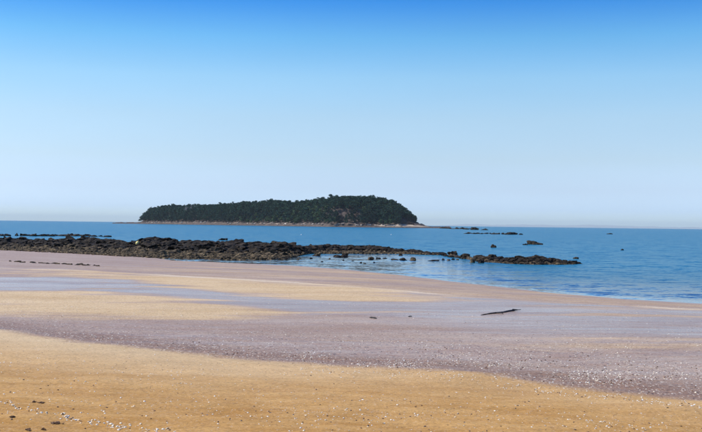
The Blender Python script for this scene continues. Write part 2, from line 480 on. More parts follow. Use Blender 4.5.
def azim(step, inner, outer):
    a = np.arange(-inner, inner + 1e-6, step)
    o = np.linspace(inner, outer, 40)[1:]
    return np.radians(np.concatenate([-o[::-1], a, o]))

rads = np.concatenate([[0.01, 1, 2, 3, 4], cum(5, 130, 0.05, 0.0042), [150, 200, 300, 600, 1500, 4000, 12000, 41000]])
X, Y, f = polar(rads, azim(0.16, 24, 180))
Z = sand_z(X, Y)
me = mesh_np('beach', np.stack([X, Y, Z], 1), f)
w_, fl_, pa_, ed_, gr_, cr_ = sand_masks(X, Y)
attr(me, 'edge', ed_); attr(me, 'grit', gr_); attr(me, 'crest', cr_)
attr(me, 'wet', w_); attr(me, 'film', fl_); attr(me, 'pale', pa_)
tag(link('beach', me, M_SAND), kind='structure')

# ------------------------------------------------------------------ reef shape
FRONT = Line([(-120, 247), (-60, 249), (0, 251), (60, 254), (120, 257), (180, 258.5), (230, 259.5), (272, 259.5), (292, 257.5), (308, 254), (400, 254.2), (440, 255.5), (462, 258), (478, 262), (510, 264), (540, 264.8), (560, 265), (582, 264.4)], 0.0, 0.3)
CREST_PX = [(-120, 236), (-60, 237), (0, 238), (15, 237.5), (40, 238.5), (70, 239), (95, 236.5), (110, 239), (130, 241), (150, 240), (160, 237.8), (170, 238.5), (180, 241.5), (210, 241), (230, 241), (250, 243), (270, 243.5), (285, 242.5), (300, 247), (330, 245.5), (340, 247), (375, 246.5), (390, 249), (405, 250.5), (430, 253), (443, 255), (452, 251.5), (462, 253.5), (475, 256.5), (490, 255.5), (500, 258.5), (515, 257.5), (530, 256.5), (545, 258.5), (560, 261), (582, 263.8)]
DEPTH_PX = [(-120, 16), (0, 15), (150, 14), (270, 11), (310, 10), (400, 7), (440, 4.5), (480, 3.2), (582, 1.6)]
cx, cy, ch = [], [], []
for px, py in CREST_PX:
    dep = np.interp(px, [d[0] for d in DEPTH_PX], [d[1] for d in DEPTH_PX])
    x0 = at(px, 252, 0).x
    yf = 80.0
    for _ in range(6):
        p = at_depth(px, py, yf); yf = float(FRONT(p.x)) + dep
    p = at_depth(px, py + 0.55 + 0.75 * float(sstep(260, 120, px)), yf)
    cx.append(p.x); cy.append(p.y); ch.append(p.z)
o_ = np.argsort(cx); cx = np.array(cx)[o_]; cy = np.array(cy)[o_]; ch = np.array(ch)[o_]

def reef_z(X, Y, share=0.7):
    X = np.asarray(X, float); Y = np.asarray(Y, float)
    yf = FRONT(X) + 0.8 * fbm(X * 0.5, 0 * X, 0, 3, 61); yc = np.interp(X, cx, cy); h = np.interp(X, cx, ch)
    t = (Y - yf) / np.maximum(yc - yf, 0.8)
    up = 0.10 * sstep(-0.05, 0.05, t) + 0.22 * sstep(0.05, 0.45, t) + 0.68 * sstep(0.35, 0.95, t)
    dn = 1 - sstep(1.08, 1.7, t)
    end = sstep(cx[-1] + 1.0, cx[-1] - 0.8, X)
    z = h * share * up * dn * end
    rough = fbm(X * 0.9, Y * 0.9, 0, 4, 63) * (0.10 + 0.28 * np.clip(h, 0, 1)) * up * dn
    return z + rough - 0.25 * (1 - sstep(-0.1, 0.03, t)) - 0.6 * sstep(1.3, 1.9, t) - 0.4 * (1 - end)

# ------------------------------------------------------------------ sea
rads = np.concatenate([cum(20, 130, 0.16, 0.0), cum(131, 41000, 0.8, 0.03)])
X, Y, f = polar(rads, azim(0.2, 24, 100))
depth = -sand_z(X, Y)
yf = sum(FRONT(X + q_) for q_ in np.linspace(-5, 5, 9)) / 9
calm = sstep(4.0, -4.0, Y - yf) * sstep(12.0, 2.0, X) * sstep(20, 30, Y)
calm = np.maximum(calm, 0.52 * sstep(20, 0, Y - LS(X)) + 0.5 * sstep(3.0, 0.3, Y - LS(X)))
near = sstep(260, 60, np.hypot(X, Y))
# small wind ripples running in towards the shore
q = Y + 0.70 * X + 1.1 * fbm(X * 0.07, Y * 0.07, 0, 3, 71)
env = sstep(-0.05, 0.5, fbm(X * 0.05, Y * 0.12, 0, 3, 73))
wv = 0.011 * np.sin(q * 2 * np.pi / 2.6 + 2.5 * fbm(X * 0.12, Y * 0.3, 0, 3, 75)) * env
wv += 0.010 * fbm(X * 0.3, Y * 1.1, 0, 3, 77) + 0.004 * np.sin((Y + 0.25 * X) * 2 * np.pi / 1.15 + 4 * fbm(X * 0.3, Y * 0.3, 0, 2, 79))
wv *= 0.32 * near * (1 - 0.93 * calm) * sstep(-0.01, 0.22, depth)
me = mesh_np('sea', np.stack([X, Y, wv], 1), f)
attr(me, 'calm', calm); attr(me, 'shallow', np.exp(-np.clip(depth, 0, 9) / 0.24) * near)
tag(link('sea', me, M_SEA), kind='structure')

# ------------------------------------------------------------------ far shore and island
def grid_faces(nu, nv):
    i = np.arange(nu - 1)[:, None] * nv + np.arange(nv - 1)[None, :]
    return np.stack([i, i + nv, i + nv + 1, i + 1], -1).reshape(-1, 4)

u = np.linspace(0, 1, 160); v = np.linspace(-1, 1, 13)
U, V = np.meshgrid(u, v, indexing='ij')
DX = 37000.0
hx = (U * 15400) + 2960
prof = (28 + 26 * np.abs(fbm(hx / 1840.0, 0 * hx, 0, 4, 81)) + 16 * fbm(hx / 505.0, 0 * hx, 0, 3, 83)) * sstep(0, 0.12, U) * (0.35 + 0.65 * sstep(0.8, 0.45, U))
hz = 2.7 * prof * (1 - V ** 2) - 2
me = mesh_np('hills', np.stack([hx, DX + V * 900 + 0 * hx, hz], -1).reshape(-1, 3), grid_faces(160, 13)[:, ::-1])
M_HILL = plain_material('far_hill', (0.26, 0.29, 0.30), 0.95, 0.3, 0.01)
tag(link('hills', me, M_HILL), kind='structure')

# island axis from its left end to its right end, seen obliquely
TOP_PX = [(118, 222.4), (138, 221.6), (141, 211), (147, 207.5), (158, 205.2), (175, 204.5), (200, 204.5), (225, 203), (240, 201.8), (268, 200), (285, 200.3), (300, 200.8), (315, 198), (332, 196), (350, 195), (372, 195.5), (388, 198), (397, 201), (405, 205.5), (410, 211), (414, 217), (419, 222), (430, 225.3), (450, 226.0)]
def isl_dist(px): return np.interp(px, [110, 140, 200, 330, 400, 450], [1420, 1400, 1280, 1040, 1030, 1040])
PXS = np.array([p[0] for p in TOP_PX], float)
TREE_H = 10.5
IG = np.linspace(112, 452, 341)
ridge = []
for px in IG:
    py = np.interp(px, PXS, [p[1] for p in TOP_PX])
    zt = at_depth(px, py, float(isl_dist(px)) + 55).z
    ridge.append(zt)
ridge = np.array(ridge)
wood = sstep(136, 142, IG) * sstep(419, 405, IG)          # where tall trees stand on the ridge
ridge_g = np.maximum(ridge - TREE_H * wood, 0.4)

VS = np.concatenate([np.linspace(-6, 20, 22), np.linspace(23, 150, 34)])
def isl_ground(px, v):
    """ground height on the island, v metres behind the near waterline"""
    px = np.asarray(px, float); v = np.asarray(v, float)
    g = np.interp(px, IG, ridge_g)
    shore = 3.2 * sstep(-1, 13, v) * (0.25 + 0.75 * sstep(128, 150, px) * sstep(440, 405, px))
    body = np.maximum(g - 3.4, 0) * sstep(9, 62, v) * (1 - sstep(75, 150, v))
    back = 1 - sstep(90, 150, v)
    n_ = fbm(px * 0.25, v * 0.16, 0, 4, 91)
    return shore * (0.15 + 0.85 * back) + body + n_ * (0.9 + 1.6 * sstep(14, 40, v)) * sstep(-4, 6, v) * back - 0.7 * (1 - sstep(-6, -1, v)) - 1.5 * (1 - back)

def isl_pos(px, v, z=None):
    px = np.asarray(px, float); v = np.asarray(v, float)
    Yd = isl_dist(px) + v
    Xd = (px - 351) / FPX * (isl_dist(px) + 0.55 * v)
    return Xd, Yd, (isl_ground(px, v) if z is None else z)

PG, VG = np.meshgrid(IG, VS, indexing='ij')
Xi, Yi, Zi = isl_pos(PG, VG)
me = mesh_np('island', np.stack([Xi, Yi, Zi], -1).reshape(-1, 3), grid_faces(len(IG), len(VS)))
shore_m = sstep(4.6, 3.2, Zi + 0.8 * fbm(PG * .5, VG * .3, 0, 2, 93)) * sstep(24, 12, VG)
spit = sstep(374, 384, PG) * sstep(4.4, 3.4, Zi) * sstep(18, 12, VG) * sstep(1.0, 1.8, Zi)
attr(me, 'shore', shore_m); attr(me, 'spit', spit); attr(me, 'up', sstep(2.0, 3.0, Zi))
m, n, b = mat('island_ground')
P = N(n, 'ShaderNodeNewGeometry').outputs['Position']
t = tex(n, P, 0.35, 5, 0.65); t2 = tex(n, P, 0.12, 4, 0.6)
rockc = mixc(n, ramp(n, t.outputs['Fac'], [(0.35, 0.0), (0.66, 1.0)]), (0.040, 0.030, 0.025), (0.14, 0.100, 0.078))
rockc = mixc(n, math_(n, 'MULTIPLY', attrn(n, 'up'), ramp(n, t2.outputs['Fac'], [(0.50, 0.0), (0.64, 0.7)])), rockc, (0.40, 0.31, 0.23))
soil = mixc(n, ramp(n, t.outputs['Fac'], [(0.4, 0.0), (0.65, 1.0)]), (0.045, 0.032, 0.027), (0.105, 0.074, 0.057))
c = mixc(n, attrn(n, 'shore'), soil, rockc)
c = mixc(n, attrn(n, 'spit'), c, (0.46, 0.365, 0.27))
n.links.new(c, b.inputs['Base Color']); b.inputs['Roughness'].default_value = 0.95
bump(n, b, t.outputs['Fac'], 0.8, 1.2)
tag(link('island', me, m), kind='structure')

# ------------------------------------------------------------------ trees of the island
def tube(path, rad, seg=6):
    v, f = [], []
    for i, (p, r) in enumerate(zip(path, rad)):
        for k in range(seg):
            a = 2 * math.pi * k / seg
            v.append((p[0] + r * math.cos(a), p[1] + r * math.sin(a), p[2]))
    for i in range(len(path) - 1):
        for k in range(seg):
            a = i * seg + k; b_ = i * seg + (k + 1) % seg
            f.append((a, b_, b_ + seg, a + seg))
    return v, f

def join(parts):
    V, F, o = [], [], 0
    for v, f in parts:
        V.append(np.asarray(v, float)); F.append(np.asarray(f, int) + o); o += len(v)
    return np.concatenate(V), np.concatenate(F)

def leaf_cloud(r, lobes, per, size):
    """many small leaf-clump quads spread through the crown's lobes"""
    pts = []
    for (c, rad) in lobes:
        d = r.normal(size=(per, 3)); d /= np.linalg.norm(d, axis=1)[:, None]
        pts.append(np.array(c) + d * np.array(rad) * (r.random((per, 1)) ** 0.45))
    P_ = np.concatenate(pts); k = len(P_)
    a = r.normal(size=(k, 3)); a /= np.linalg.norm(a, axis=1)[:, None]
    b_ = np.cross(a, r.normal(size=(k, 3))); b_ /= np.linalg.norm(b_, axis=1)[:, None]
    s1 = (size * (0.6 + 0.8 * r.random(k)))[:, None]; s2 = s1 * (0.45 + 0.4 * r.random(k))[:, None]
    V = np.stack([P_ - a * s1, P_ - b_ * s2 * .9, P_ + a * s1, P_ + b_ * s2], 1).reshape(-1, 3)
    F = np.arange(4 * k).reshape(-1, 4)
    return V, F

def make_pine(seed):
    r = np.random.default_rng(seed)
    H = 1.0
    lean = r.normal(size=2) * 0.04
    path = [(lean[0] * t, lean[1] * t, t * 10.0) for t in (0, .25, .5, .75, .95)]
    path = [(p[0] * 10, p[1] * 10, p[2]) for p in path]
    parts = [tube(path, [0.26, 0.21, 0.17, 0.11, 0.04])]
    lobes = []
    for i in range(r.integers(9, 13)):
        t = 0.36 + 0.6 * (i / 11.0)
        a = r.random() * 6.28
        reach = (2.6 - 1.4 * max(0, t - 0.55) / 0.45) * (0.55 + 0.6 * r.random())
        z = t * 10
        c = (math.cos(a) * reach + path[-1][0] * t, math.sin(a) * reach + path[-1][1] * t, z + 0.4)
        lobes.append((c, (1.5 + .5 * r.random(), 1.5 + .5 * r.random(), 0.75 + .35 * r.random())))
        parts.append(tube([(path[-1][0] * t, path[-1][1] * t, z - 0.6), ((c[0] + path[-1][0] * t) / 2, (c[1] + path[-1][1] * t) / 2, z - 0.1), (c[0], c[1], z + .2)], [0.09, 0.07, 0.03], 4))
    lobes.append(((path[-1][0], path[-1][1], 9.6), (1.4, 1.4, 0.9)))
    tv, tf = join(parts)
    cv, cf = leaf_cloud(r, lobes, 48, 0.42)
    return (tv, tf), (cv, cf)

def make_round(seed, per=44, size=0.42):
    r = np.random.default_rng(seed)
    parts = [tube([(0, 0, 0), (0.1, 0, 2), (0.2, .1, 4)], [0.22, 0.17, 0.08])]
    lobes = []
    for i in range(9):
        a = r.random() * 6.28; d = 1.7 * r.random() ** .6
        c = (math.cos(a) * d, math.sin(a) * d, 2.6 + 3.2 * r.random())
        lobes.append((c, (1.2, 1.2, 0.95)))
        parts.append(tube([(0.1, 0, 1.6), (c[0] * .5, c[1] * .5, c[2] * .7), (c[0], c[1], c[2])], [0.09, 0.06, 0.02], 4))
    return join(parts), leaf_cloud(r, lobes, per, size)

pines = [make_pine(100 + i) for i in range(8)]
pine_me = [(mesh_np('trunk', *t), mesh_np('crown', *c, smooth=False)) for t, c in pines]
rounds = [make_round(300 + i) for i in range(4)]
round_me = [(mesh_np('trunk', *t), mesh_np('crown', *c, smooth=False)) for t, c in rounds]
scrubs = [make_round(400 + i, 26, 0.36) for i in range(3)]
scrub_me = [(mesh_np('trunk', *t), mesh_np('crown', *c, smooth=False)) for t, c in scrubs]
for a, b_ in pine_me: a.materials.append(M_BARK); b_.materials.append(M_PINE)
for a, b_ in round_me: a.materials.append(M_BARK); b_.materials.append(M_LIGHTLEAF)
for a, b_ in scrub_me: a.materials.append(M_BARK); b_.materials.append(M_SCRUB)

def plant(name, pair, loc, rz, s, label, cat, group):
    e = bpy.data.objects.new(name, None); col.objects.link(e)
    e.location = loc; e.rotation_euler = (0, 0, rz); e.scale = s
    e.empty_display_size = 0.5
    tag(e, label, cat, group)
    for nm, me_ in zip(('trunk', 'crown'), pair):
        o = bpy.data.objects.new(nm, me_); col.objects.link(o); o.parent = e
    return e

# spots on a jittered lattice over the wooded ground
spots = []
for px in np.arange(140.0, 418.0, 3.6):
    for vv in np.arange(10.0, 120.0, 4.6):
        p = px + random.uniform(-1.7, 1.7); w = vv + random.uniform(-2.0, 2.0)
        bare = 0.9 * math.exp(-((p - 344) / 17) ** 2 - ((w - 31) / 15) ** 2) + 0.6 * math.exp(-((p - 262) / 3) ** 2 - ((w - 20) / 6) ** 2)
        bare = max(bare, 1.3 * float(sstep(396, 412, p)) * float(sstep(46, 26, w)) if p > 396 else 0)
        if p < 139.5 or p > 417: continue
        if random.random() < bare * 1.25: continue
        if w < 12.5 and random.random() < 0.45: continue
        spots.append((p, w, bare))
spots.sort(key=lambda s: s[1])
nind = 0; rest = []
for p, w, bare in spots:
    x, y, z = [float(q) for q in isl_pos(p, w)]
    edge = float(sstep(128, 144, p) * sstep(420, 402, p))
    s = random.uniform(0.86, 1.12) * (0.55 + 0.45 * edge) * (0.78 + 0.22 * float(sstep(12, 26, w)))
    if random.random() < 0.04: s *= 1.08
    rz = random.uniform(0, 6.28)
    light = (285 < p < 336 and w < 44 and random.random() < 0.55) or (225 < p <= 285 and w < 26 and random.random() < 0.35) or (336 <= p < 395 and w < 60 and random.random() < 0.16)
    sx = s * random.uniform(0.92, 1.18)
    zone = next(q for q in ((175, 'the low left end'), (235, 'the low left stretch'), (300, 'the middle stretch'), (365, 'the highest stretch'), (999, 'the rounded right end')) if p < q[0])[1]
    if light:
        plant('leafy_tree', random.choice(round_me), (x, y, z - 0.3), rz, (sx * 1.25, sx * 1.25, s * 1.25),
              'paler green rounded tree among the pines of ' + zone + ' of the island', 'tree', 'pale green trees, ' + zone)
    elif nind < 296:
        nind += 1
        if w < 24: lab, g = 'dark front-row pine above the shore rocks, ' + zone + ' of the island', 'front pines, ' + zone
        else: lab, g = 'dark pine behind the front row, ' + zone + ' of the island', 'inner pines, ' + zone
        plant('pine_tree', random.choice(pine_me), (x, y, z - 0.3), rz, (sx, sx, s), lab, 'tree', g)
    else:
        rest.append((x, y, z - 0.3, rz, sx, s))
VT, FT, VC, FC, ot, oc = [], [], [], [], 0, 0
for i, (x, y, z, rz, sx, s) in enumerate(rest):
    (tv, tf), (cv, cf) = pines[i % 8]
    c, q = math.cos(rz), math.sin(rz)
    def tr(v):
        return np.stack([x + sx * (v[:, 0] * c - v[:, 1] * q), y + sx * (v[:, 0] * q + v[:, 1] * c), z + s * v[:, 2]], 1)
    VT.append(tr(np.asarray(tv)[:30])); FT.append(np.asarray(tf)[:24] + ot); ot += 30
    VC.append(tr(np.asarray(cv))); FC.append(np.asarray(cf) + oc); oc += len(cv)
wood_o = tag(link('pine_wood', mesh_np('crowns', np.concatenate(VC), np.concatenate(FC), False), M_PINE),
             'dense dark green pine wood behind the front trees of the island', 'wood', kind='stuff')
tag(link('trunks', mesh_np('trunks', np.concatenate(VT), np.concatenate(FT)), M_BARK, wood_o), kind='stuff')

# purple-brown scrub on the bare slopes
for i in range(46):
    if i < 22:
        p = random.gauss(345, 9); w = random.uniform(17, 42)
    else:
        p = random.uniform(396, 416); w = random.uniform(13, 44)
    x, y, z = [float(q) for q in isl_pos(p, w)]
    s = random.uniform(0.35, 0.6)
    plant('scrub_bush', random.choice(scrub_me), (x, y, z - 0.4), random.uniform(0, 6), (s * 1.2, s * 1.2, s),
          'purplish brown leafless bush on the bare patch of slope' if i < 22 else 'brown bush on the steep bare right end of the island', 'bush',
          'bushes on the bare slope' if i < 22 else 'bushes on the right end of the island')

# two grey leafless trees poking out of the skyline on the left
def bare_tree(seed):
    r = np.random.default_rng(seed)
    tr_ = tube([(0, 0, 0), (0.1, 0, 4), (0.2, 0, 8), (0.1, 0.1, 11)], [0.24, 0.19, 0.12, 0.04])
    br = []
    for i in range(22):
        z0 = 4 + 6.5 * r.random(); a = r.random() * 6.28; L = (12.2 - z0) * 0.42 * (0.6 + r.random() * .6)
        p0 = (0.15, 0, z0); p1 = (math.cos(a) * L * .5, math.sin(a) * L * .5, z0 + L * .5); p2 = (math.cos(a) * L, math.sin(a) * L, z0 + L * 1.1)
        br.append(tube([p0, p1, p2], [0.09, 0.07, 0.03], 4))
        for k in range(3):
            a2 = a + r.normal() * .7; l2 = L * .5
            br.append(tube([p1, (p1[0] + math.cos(a2) * l2, p1[1] + math.sin(a2) * l2, p1[2] + l2 * .9)], [0.06, 0.02], 4))
    return mesh_np('trunk', *tr_), mesh_np('branches', *join(br))
for px, lab in ((183.5, 'grey leafless tree poking up through the pines at the island skyline, left of its twin'),
                (189.0, 'grey leafless tree poking up through the pines at the island skyline, right of its twin')):
    x, y, z = [float(q) for q in isl_pos(px, 40)]
    e = bpy.data.objects.new('bare_tree', None); col.objects.link(e); e.location = (x, y, z)
    top = at_depth(px, 204.2, y).z
    e.scale = (1, 1, (top - z) / 12.0)
    tag(e, lab, 'tree', 'leafless trees on the island')
    a, b_ = bare_tree(int(px * 10)); a.materials.append(M_BAREBARK); b_.materials.append(M_BAREBARK)
    for nm, me_ in (('trunk', a), ('branches', b_)):
        o = bpy.data.objects.new(nm, me_); col.objects.link(o); o.parent = e

# ------------------------------------------------------------------ rocks
def ico(sub):
    import bmesh
    bm = bmesh.new(); bmesh.ops.create_icosphere(bm, subdivisions=sub, radius=1.0)
    v = np.array([q.co[:] for q in bm.verts]); f = np.array([[w.index for w in q.verts] for q in bm.faces])
    bm.free(); return v, f
ICO = {k: ico(k) for k in (1, 2, 3)}

def rock_shape(seed, sub=3, jag=0.8):
    v, f = ICO[sub]; v = v.copy()
    # clipped by a few random planes gives ledges and broken faces, then noise
    r = np.random.default_rng(seed)
    for k in range(7):
        d = r.normal(size=3); d /= np.linalg.norm(d); c = 0.50 + 0.35 * r.random()
        h = v @ d; v = v - np.outer(np.maximum(h - c, 0), d) * 0.9
    n_ = fbm(v[:, 0] * 2.1 + seed, v[:, 1] * 2.1, v[:, 2] * 2.1, 5, seed)
    v = v * (1 + jag * n_)[:, None]
    return v, f
rock_me = []
for i in range(12):
    v, f = rock_shape(500 + i); me_ = mesh_np('rock', v, f, smooth=False); me_.materials.append(M_REEF); rock_me.append(me_)
brown_me = []
for i in range(6):
    v, f = rock_shape(540 + i); me_ = mesh_np('rock', v, f, smooth=False); me_.materials.append(M_REEFBED); brown_me.append(me_)
pale_me = []
for i in range(6):
    v, f = rock_shape(560 + i, 2, 0.35); me_ = mesh_np('boulder', v, f, smooth=False); me_.materials.append(M_PALE); pale_me.append(me_)

def rock(name, me_, loc, s, label, cat, group=None):
    o = bpy.data.objects.new(name, me_); col.objects.link(o)
    o.location = loc; o.scale = s
    o.rotation_euler = (random.uniform(-.25, .25), random.uniform(-.25, .25), random.uniform(0, 6.28))
    return tag(o, label, cat, group)

# the ledge under the boulders
RX = np.arange(-52, cx[-1] + 1.6, 0.22); RT = np.linspace(-3, 32, 110)
A, T = np.meshgrid(RX, RT, indexing='ij')
RY = FRONT(A) + T
RZ = reef_z(A, RY)
me = mesh_np('reef', np.stack([A, RY, RZ], -1).reshape(-1, 3), grid_faces(len(RX), len(RT)), smooth=False)
tag(link('reef', me, M_REEFBED), kind='structure')

REEF_ZONES = [
    (40, 'at the far left end of the long reef', 'far left'),
    (120, 'in the reef behind the thin line of flat stones', 'left'),
    (205, 'in the highest stretch of the reef around the yellow float', 'float stretch'),
    (300, 'of the reef below the left half of the island', 'island left stretch'),
    (446, 'of the narrowing reef below the island right half', 'island right stretch'),
    (999, 'in the thin right-hand tip of the reef', 'tip')]
NB = 5200
px = rng.uniform(-60, 581, NB); x = (px - 351) / FPX * 80
for _ in range(4):
    yf0 = FRONT(x); yc0 = np.interp(x, cx, cy); x = (px - 351) / FPX * ((yf0 + yc0) / 2)
t = rng.random(NB) ** 0.8 * 1.15
y = yf0 + t * (yc0 - yf0); x = (px - 351) / FPX * y
h = np.clip(np.interp(x, cx, ch), 0, 1)
s_ = (0.11 + 0.44 * rng.random(NB) ** 3.4) * (0.55 + 0.60 * sstep(0.3, 0.75, t)) * (0.55 + 0.55 * h)
s_ = s_ * np.where(px > 446, 0.78, 1.0)
zz = reef_z(x, y)
rub_v, rub_f, off = [], [], 0
dk_v, dk_f, dko = [], [], 0
for k, i in enumerate(np.argsort(-s_ / y)):
    X0, Y0, s, z, tt, p0 = float(x[i]), float(y[i]), float(s_[i]), float(zz[i]), float(t[i]), float(px[i])
    if abs(p0 - 138.3) < 6 and tt < 0.8 and s > 0.16: continue
    if k < 298:
        dark = tt > 0.5 or random.random() < 0.35
        where, g = next((b_, c) for a, b_, c in REEF_ZONES if p0 < a)
        rock('reef_boulder', random.choice(rock_me if dark else brown_me), (X0, Y0, z + 0.10 * s),
             (s * random.uniform(.9, 1.7), s * random.uniform(.8, 1.2), s * random.uniform(.38, .75)),
             ('black weedy boulder ' if dark else 'brown weedy boulder ') + where, 'rock', ('dark' if dark else 'brown') + ' boulders of the reef, ' + g)
    else:
        v, f = ICO[2] if k < 1500 else ICO[1]
        r_ = 1 + (0.20 if k < 1500 else 0.35) * rng.normal(size=len(v))
        v = v * r_[:, None] * np.array([1.25, 1.0, 0.75]) * s * 0.9
        if tt + 0.12 * random.gauss(0, 1) > 0.46 or (p0 > 300 and random.random() < 0.55):
            dk_v.append(v + np.array([X0, Y0, z + 0.05 * s])); dk_f.append(f + dko); dko += len(v)
        else:
            rub_v.append(v + np.array([X0, Y0, z + 0.05 * s])); rub_f.append(f + off); off += len(v)
# small stones of the weedy flat in front of the heap
NS = 5200
px = rng.uniform(-60, 440, NS); x = (px - 351) / FPX * 76
yf0 = FRONT(x); yc0 = np.interp(x, cx, cy)
y = yf0 + rng.uniform(-0.07, 0.6, NS) * (yc0 - yf0); s_ = 0.04 + 0.13 * rng.random(NS) ** 2
zz = np.maximum(reef_z(x, y), sand_z(x, y))
for i in range(NS):
    v, f = ICO[1]
    v = v * (1 + 0.3 * rng.normal(size=len(v)))[:, None] * np.array([1.2, 1.0, 0.7]) * s_[i]
    rub_v.append(v + np.array([x[i], y[i], zz[i] + 0.02])); rub_f.append(f + off); off += len(v)
tag(link('reef_rubble', mesh_np('reef_rubble', np.concatenate(rub_v), np.concatenate(rub_f), False), M_REEFBED),
    'small brown weedy stones strewn between the boulders of the reef', 'stones', kind='stuff')

tag(link('weedy_rubble', mesh_np('weedy_rubble', np.concatenate(dk_v), np.concatenate(dk_f), False), M_REEF),
    'black seaweed-covered stones filling the top of the reef', 'stones', kind='stuff')

# rocks standing by themselves: (px, waterline py, width px, height px, label, group)
LONE = [
    (535, 244.6, 13, 3.6, 'largest lone black rock standing out of the open water right of the island', None),
    (525.5, 245.0, 4.5, 1.4, 'tiny black rock just left of the largest lone rock in open water', None),
    (493.5, 247.6, 5.5, 3.0, 'small pointed black rock alone in the water above the reef tip', None),
    (576.5, 258.8, 6, 1.5, 'small flat rock in the water just beyond the tip of the reef', None),
    (610, 234.2, 5, 1.5, 'tiny dark rock far out on the open sea right of everything', None),
    (475, 229.9, 6, 3.0, 'dark rock knob at the far right end of the island spit', None),
    (484, 230.1, 7, 1.3, 'flat dark rock just right of the knob off the island spit', None),
    (222.5, 240.2, 10, 2.0, 'flat black rock awash in the water just behind the left reef', None),
    (622, 250.2, 4, 0.9, 'barely emerging rock out in the water on the right', None),
]
for px, py, w, h, lab, g in LONE:
    p = at(px, py, 0); mpp = p.y / FPX
    rock('sea_rock', random.choice(rock_me), (p.x, p.y + 0.3 * w * mpp, 0.0), (w * mpp * .62, w * mpp * .5, h * mpp * 1.15), lab, 'rock', g)
# chains of low rocks
def chain(x0, x1, py0, py1, n_, h, lab, group, wmin=3, wmax=7):
    for i in range(n_):
        px = x0 + (x1 - x0) * (i + random.uniform(.1, .9)) / n_
        py = py0 + (py1 - py0) * (px - x0) / (x1 - x0) + random.uniform(-.3, .3)
        p = at(px, py, 0); mpp = p.y / FPX; w = random.uniform(wmin, wmax)
        rock('sea_rock', random.choice(rock_me), (p.x, p.y, 0.0), (w * mpp * .7, w * mpp * .6, h * mpp * random.uniform(.7, 1.25)), lab, 'rock', group)
chain(-30, 36, 235.6, 235.9, 12, 2.0, 'low black rock in the awash row behind the left end of the reef', 'rocks of the left awash row')
chain(38, 76, 235.9, 236.2, 9, 2.2, 'low black rock in the short middle group behind the left reef', 'rocks of the middle awash row')
chain(78, 110, 236.2, 236.8, 8, 1.6, 'very low black rock in the right end of the awash row behind the reef', 'rocks of the right awash row')
chain(463, 500, 233.5, 234.3, 9, 1.2, 'low rock in the thin line on the water right of the island', 'left rocks of the thin far line', 3, 6)
chain(500, 522, 234.2, 234.6, 6, 1.9, 'low dark rock thickening the right end of the thin far line', 'right rocks of the thin far line', 3, 6)
chain(441, 472, 228.3, 229.6, 8, 1.2, 'flat rock trailing off the right-hand spit of the island', 'rocks off the island spit', 4, 7)
chain(444, 482, 256.3, 260.5, 11, 2.6, 'dark rock bridging the gap between the middle reef and its right-hand tip', 'rocks bridging the reef gap', 3, 6)
# rocks of the shallow pool in front of the reef
for px, py, w, h in ((317, 256.0, 8, 3.0), (340, 257.0, 12, 2.2), (345, 255.5, 7, 3.2), (277, 258.6, 4, 2.2), (286, 259, 4.5, 2.2), (300, 258.2, 3, 1.4), (311, 258.8, 2.5, 1.6),
                     (395, 260, 6, 1.8), (404, 260.2, 9, 2.2), (412, 260.3, 8, 2.2), (371, 259.2, 8, 3.0), (378, 258.9, 5, 1.4), (433, 260.8, 12, 1.6), (385, 258.6, 4, 1.0),
                     (443, 260.2, 3, 1.8), (449, 260.6, 3, 2.0), (453, 259.8, 3, 1.5), (457, 260, 3, 1.5), (322, 262, 2.2, 1.2), (343, 260.4, 2.5, 1), (353, 261.2, 2.2, 1),
                     (361, 263, 2.4, 1.2), (365, 263.8, 2.8, 1.3), (374, 262.7, 2.6, 1.2), (330, 259, 2.2, 1), (298, 259.9, 2.4, 1), (401, 255.5, 4, 2), (470, 259.0, 5, 2.6), (472, 262.5, 6, 3.6), (481, 263, 5.5, 4.2)):
    p = at(px, py, 0); mpp = p.y / FPX
    rock('pool_rock', random.choice(rock_me if random.random() < .6 else brown_me), (p.x, p.y, -0.01), (w * mpp * .6, w * mpp * .55, h * mpp * 1.1),
         'small dark rock standing in the pale shallow water in front of the reef', 'rock', 'rocks in the shallow pool')
# dark flat stones edging the left pool
for i in range(20):
    px = 10 + 92 * (i + random.random()) / 20
    py = 262.0 + (px - 10) * 0.052 + random.uniform(-.4, .4)
    p = at(px, py, 0.40); x, y = p.x, p.y
    z = float(sand_z(np.array([x]), np.array([y]))[0]); mpp = y / FPX; w = random.uniform(2.5, 6)
    rock('flat_stone', random.choice(rock_me if random.random() < .5 else brown_me), (x, y, z), (w * mpp * .7, w * mpp * .6, 0.055),
         'flat dark stone in the thin line on the wet sand at left', 'stone', 'flat stones on the wet sand')
# pale boulders along the island shore
for i in range(110):
    px = random.uniform(140, 402)
    if random.random() < 0.35 and not 300 < px < 402: continue
    w = random.uniform(6, 11); x, y, z = [float(q) for q in isl_pos(px, w)]
    s = random.uniform(0.6, 1.5)
    rock('shore_boulder', random.choice(pale_me), (x, y, z + 0.25 * s), (s * 1.5, s, s * .75),
         'pale boulder at the foot of the trees on the left half of the island shore' if px < 260 else 'pale boulder at the foot of the trees on the right half of the island shore', 'rock',
         'pale boulders of the left island shore' if px < 260 else 'pale boulders of the right island shore')

